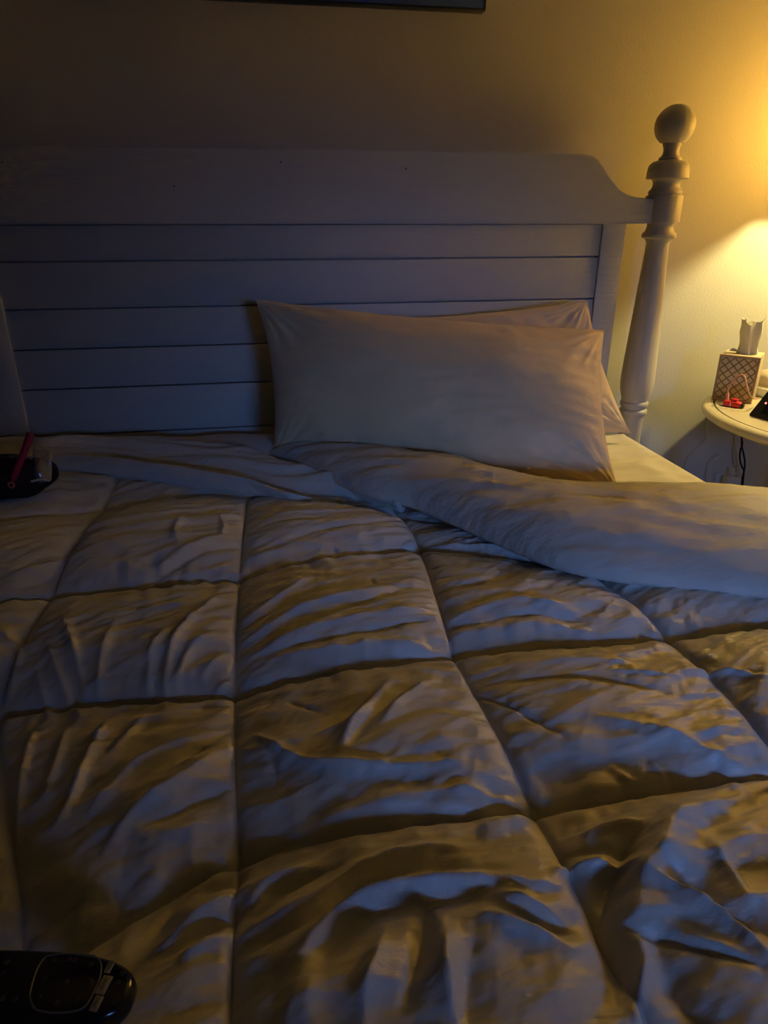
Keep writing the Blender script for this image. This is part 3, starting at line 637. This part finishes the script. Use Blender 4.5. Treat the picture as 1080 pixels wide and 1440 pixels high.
def sub(o, root): o.matrix_parent_inverse = Matrix.Translation(-root.location); return o
sub(tube('wire', M_PINKC, [dep(1023, 553, 1.0), dep(1025, 545, .995), dep(1032, 534, .985), dep(1041, 527.5, .98), dep(1047, 529, .975), dep(1050, 541, .97), dep(1054, 555, .965), dep(1060, 560.5, .965), dep(1068, 560, .985)], .0016, pc, 60, 8), pc)
sub(tube('connector', M_PINKC, [dep(1022.5, 563, 1.0), dep(1023.2, 553, 1.0)], .0042, pc, 6, 10), pc)

# ---- cords and adapter below the table
c0 = at_y(1042, 606, 1.70); bc = tag(thing('electric_cable', tuple(c0)), 'black twisted power cord hanging under the bedside table', 'cord')
w = lambda u, v: tuple(at_y(u, v, 1.715))
sub(tube('strand', M_RUBBER, [w(1041, 600), w(1042, 612), w(1044, 624), w(1041, 634), w(1040.5, 645), w(1043, 656), w(1046, 662), w(1045, 675), w(1044, 690), w(1046, 720), w(1048, 780)], .0027, bc, 70, 8), bc)
sub(tube('strand', M_RUBBER, [w(1043, 600), w(1043.5, 612), w(1043, 626), w(1046, 640), w(1047.5, 652), w(1046, 664), w(1044, 672), w(1043.5, 682), w(1045.5, 694), w(1046, 720), w(1049, 780)], .0027, bc, 70, 8), bc)
wv = lambda u, v: tuple(at_y(u, v, WALL_Y-.004))
wc = tag(thing('white_cord', wv(993, 617)), 'thin white cord hanging on the wall between bed and table', 'cord')
sub(tube('wire', M_CABLEW, [wv(998, 577), wv(996, 588), wv(994, 603), wv(993, 617), wv(984, 627), wv(972, 637), wv(966, 645), wv(963, 655), wv(962, 690)], .0013, wc, 60, 6), wc)
ol_ = at_y(1020, 676, WALL_Y)
ou = tag(thing('wall_outlet', (ol_[0]-.004, WALL_Y, ol_[2]-.03)), 'white outlet plate low on the wall under the table', 'outlet')
box('plate', M_WHITE, ou, -.036, .036, -.005, 0, -.058, .058, .002)
for z in (-.022, .022): box('receptacle', M_TRIM, ou, -.016, .016, -.0065, -.0048, z-.014, z+.014, .001)
ad = tag(thing('power_adapter', (ol_[0], WALL_Y-.0068, ol_[2]-.004)), 'white plug-in power adapter with a cord, on the wall outlet', 'adapter')
box('body', M_WHITE, ad, -.021, .021, -.034, -.0005, -.060, .028, .005, 3)
box('strain_relief', M_WHITE, ad, -.006, .003, -.022, -.012, .0285, .052, .002)
q = lambda u, v: tuple(np.array(at_y(u, v, WALL_Y-.02))-np.array(ad.location))
tube('wire', M_CABLEW, [q(1019, 645), q(1016, 641), q(1008, 645), q(1001, 651), q(999, 660), q(998, 672), q(999, 700)], .0016, ad, 40, 6)

# ================================================================== remote control
RZ = CZ-.438; RZ -= float(dip(*at_bed(70, 1386, RZ)[:2]))
rc_ = at_z(70, 1386, RZ); ax0, ax1 = at_z(20, 1383, RZ), at_z(150, 1388, RZ); ang = math.atan2(ax1[1]-ax0[1], ax1[0]-ax0[0])
rem = tag(thing('remote_control', (rc_[0], rc_[1], RZ-.020), ang), 'black remote control with grey ring and three pale buttons on the comforter', 'remote')
hl, hw = .057, .0262
bm = bmesh.new(); rings = []
for z, k in ((0, .86), (.003, .96), (.009, 1.0), (.014, .985), (.018, .93), (.0195, .84)):
    R_ = []
    for i in range(48):
        a = 2*math.pi*i/48; c, s = math.cos(a), math.sin(a); e = .72
        xx = -.028+(hl+.028)*abs(c)**e*(1 if c > 0 else -1)*(1-(1-k)*.45); yy = hw*abs(s)**.75*(1 if s > 0 else -1)*k
        R_.append(bm.verts.new((xx, yy, z)))
    rings.append(R_)
for A_, B_ in zip(rings, rings[1:]):
    for k in range(48): bm.faces.new((A_[k], A_[(k+1) % 48], B_[(k+1) % 48], B_[k]))
bm.faces.new(rings[0]); bm.faces.new(rings[-1])
obj('body', bm, M_BLACKG, rem, 50)
def rl(u, v, z=.0198):
    p = at_z(u, v, RZ); dx, dy = p[0]-rc_[0], p[1]-rc_[1]; c, s = math.cos(-ang), math.sin(-ang); return np.array([dx*c-dy*s, dx*s+dy*c, z])
loop = [rl(u, v) for u, v in ((66, 1344), (95, 1341), (128, 1343), (141, 1352), (141, 1372), (133, 1392), (122, 1412), (108, 1421), (80, 1424), (52, 1420), (43, 1407), (43, 1392), (50, 1368), (58, 1352))]
C = catmull(loop+[loop[0]], 80); tube('ring', M_RING, C, .0006, rem, seg=6, smoothcurve=False)
for u, v, a_, b_ in ((154, 1359.5, .0042, .0022), (146, 1385, .0062, .0034), (135.5, 1411, .0050, .0028)):
    p = rl(u, v); bm = bmesh.new(); bm_box(bm, -b_, b_, -a_, a_, -.0008, .0009, .0006, 2)
    bmesh.ops.transform(bm, matrix=Matrix.Translation(p) @ Matrix.Rotation(-.12, 4, 'Z'), verts=bm.verts); obj('button', bm, M_BTN, rem, 35)
    bm = bmesh.new(); bm_box(bm, -b_*.35, b_*.35, -a_*.62, a_*.62, .0009, .00105); bmesh.ops.transform(bm, matrix=Matrix.Translation(p) @ Matrix.Rotation(-.12, 4, 'Z'), verts=bm.verts); obj('button_print', bm, M_RING, rem)
for u, v in ((75, 1349), (97, 1348), (104, 1349), (127, 1355), (62, 1374), (94, 1380), (126, 1379), (54, 1400), (80, 1409), (108, 1405), (10, 1352), (3, 1367), (22, 1403), (3, 1403), (172, 1368), (181, 1373), (166, 1381), (160, 1407)):
    p = rl(u, v); bm = bmesh.new(); bmesh.ops.create_cone(bm, cap_ends=True, segments=12, radius1=.0021, radius2=.0016, depth=.0009)
    bmesh.ops.transform(bm, matrix=Matrix.Translation(p), verts=bm.verts); obj('key', bm, M_INK, rem)

# ================================================================== clear pouch at the left edge of the bed
pz = MZ+.05; pb = at_z(28, 712, pz)
po = tag(thing('pouch', (pb[0], pb[1], pz)), 'dark pouch with clear plastic sides and a magenta strap at left edge', 'pouch')
def local(p): return np.array(p)-np.array([pb[0], pb[1], pz])
na, nb = 48, 24; P = np.zeros((na, nb, 3))
for i in range(na):
    for j in range(nb):
        a = 2*math.pi*i/na; t = -math.pi/2+math.pi*j/(nb-1); r = abs(math.cos(t))**.6
        n_ = 1+.10*math.sin(3*a+1)+.06*math.sin(5*a+t*3)
        P[i, j] = (-.075+.115*r*math.cos(a)*n_, .055+.055*r*math.sin(a)*n_, .036+.038*abs(math.sin(t))**.8*(1 if t > 0 else -1)*n_)
grid_obj('contents', P, M_DARKIN, po, closed_u=True)
P2 = P.copy(); P2[..., 0] = -.135+(P[..., 0]+.075)*.55; P2[..., 1] = P[..., 1]+.012; P2[..., 2] = P[..., 2]*.8+.040
grid_obj('lining', P2, M_PURPLE, po, closed_u=True)
M_CLEAR = bpy.data.materials.new('clear_plastic'); M_CLEAR.use_nodes = True; nt = M_CLEAR.node_tree; nt.nodes.remove(nt.nodes['Principled BSDF'])
tr = nt.nodes.new('ShaderNodeBsdfTransparent'); tr.inputs[0].default_value = (.82, .82, .82, 1); gl = nt.nodes.new('ShaderNodeBsdfGlossy'); gl.inputs['Roughness'].default_value = .22; gl.inputs[0].default_value = (.8, .8, .8, 1)
df = nt.nodes.new('ShaderNodeBsdfDiffuse'); df.inputs[0].default_value = (.5, .5, .5, 1)
m1 = nt.nodes.new('ShaderNodeMixShader'); m1.inputs[0].default_value = .35; m2 = nt.nodes.new('ShaderNodeMixShader'); m2.inputs[0].default_value = .42
nt.links.new(gl.outputs[0], m1.inputs[1]); nt.links.new(df.outputs[0], m1.inputs[2]); nt.links.new(tr.outputs[0], m2.inputs[1]); nt.links.new(m1.outputs[0], m2.inputs[2]); nt.links.new(m2.outputs[0], nt.nodes['Material Output'].inputs[0])
yy = pb[1]+.03
def pp(u, v, dy=0): return local(at_y(u, v, yy+dy))
F = np.zeros((14, 16, 3))
c4 = [pp(38, 682), pp(72, 676), pp(74, 632, .03), pp(48, 628, .035)]
for i in range(14):
    for j in range(16):
        a, b = i/13, j/15; F[i, j] = (c4[0]*(1-a)+c4[1]*a)*(1-b)+(c4[3]*(1-a)+c4[2]*a)*b
        F[i, j, 1] += -.012*math.sin(math.pi*a)*math.sin(math.pi*b)+.003*math.sin(7*a+5*b)
fl = grid_obj('clear_flap', F, M_CLEAR, po); sm = fl.modifiers.new('s', 'SOLIDIFY'); sm.thickness = .0012
F2 = np.zeros((14, 12, 3)); c4 = [pp(2, 690, -.005), pp(40, 688, -.005), pp(46, 640, .02), pp(12, 640, .02)]
for i in range(14):
    for j in range(12):
        a, b = i/13, j/11; F2[i, j] = (c4[0]*(1-a)+c4[1]*a)*(1-b)+(c4[3]*(1-a)+c4[2]*a)*b
        F2[i, j, 1] += -.010*math.sin(math.pi*a)*math.sin(math.pi*b)
fl = grid_obj('clear_side', F2, M_CLEAR, po); sm = fl.modifiers.new('s', 'SOLIDIFY'); sm.thickness = .0012
st = tube('strap', M_MAGENTA, [pp(15, 682, -.012), pp(25, 657, -.006), pp(35, 632, .0), pp(43, 609, .006)], [.0062, .0062, .0062, .0066], po, 20, 10)
pe = pp(16, 682, -.021); bm = bmesh.new()
C = [(pe[0]+.0048*math.cos(k*2*math.pi/20), pe[1], pe[2]+.0048*math.sin(k*2*math.pi/20)) for k in range(21)]; bm.free()
tube('eyelet', mat('pink_eyelet', (0.42, 0.10, 0.13), 0.4, 0.4), C, .0016, st, seg=6, smoothcurve=False)
tube('zip_edge', mat('grey_zip', (0.42, 0.40, 0.36), 0.5, 0.4), [pp(44, 677, -.004), pp(58, 674, -.008), pp(70, 676, -.004)], .0022, po, 16, 6)

# ================================================================== television at the foot of the bed (behind the camera; lights the room blue)
TVX, TVY, TVZ = 1.05, -2.35, 1.22
tv = tag(thing('television', (TVX, TVY, TVZ-.36), 0), 'wide black television glowing blue on the wall facing the bed', 'television')
box('case', M_BLACK, tv, -.56, .56, -.10, -.002, .0, .65, .008)
scn = mat('tv_screen', (0.01, 0.01, 0.012), 0.3, 0.5, emit=(SCREEN_COLOR, 0.6))
box('screen', scn, tv, -.54, .54, -.0018, .0, .022, .632, 0)

# added area lamp carries the screen's light, narrowed so left and wall stay dark
al = bpy.data.lights.new('screen_light', 'AREA'); al.shape = 'RECTANGLE'; al.size = 1.0; al.size_y = .56; al.energy = SCREEN_POWER; al.color = SCREEN_COLOR; al.spread = math.radians(SCREEN_SPREAD)
ao_ = link(bpy.data.objects.new('screen_light', al), tv); ao_.location = (0, .012, .327)
ao_.rotation_euler = (Vector(SCREEN_AIM)-Vector((TVX, TVY, TVZ-.03))).to_track_quat('-Z', 'Z').to_euler()
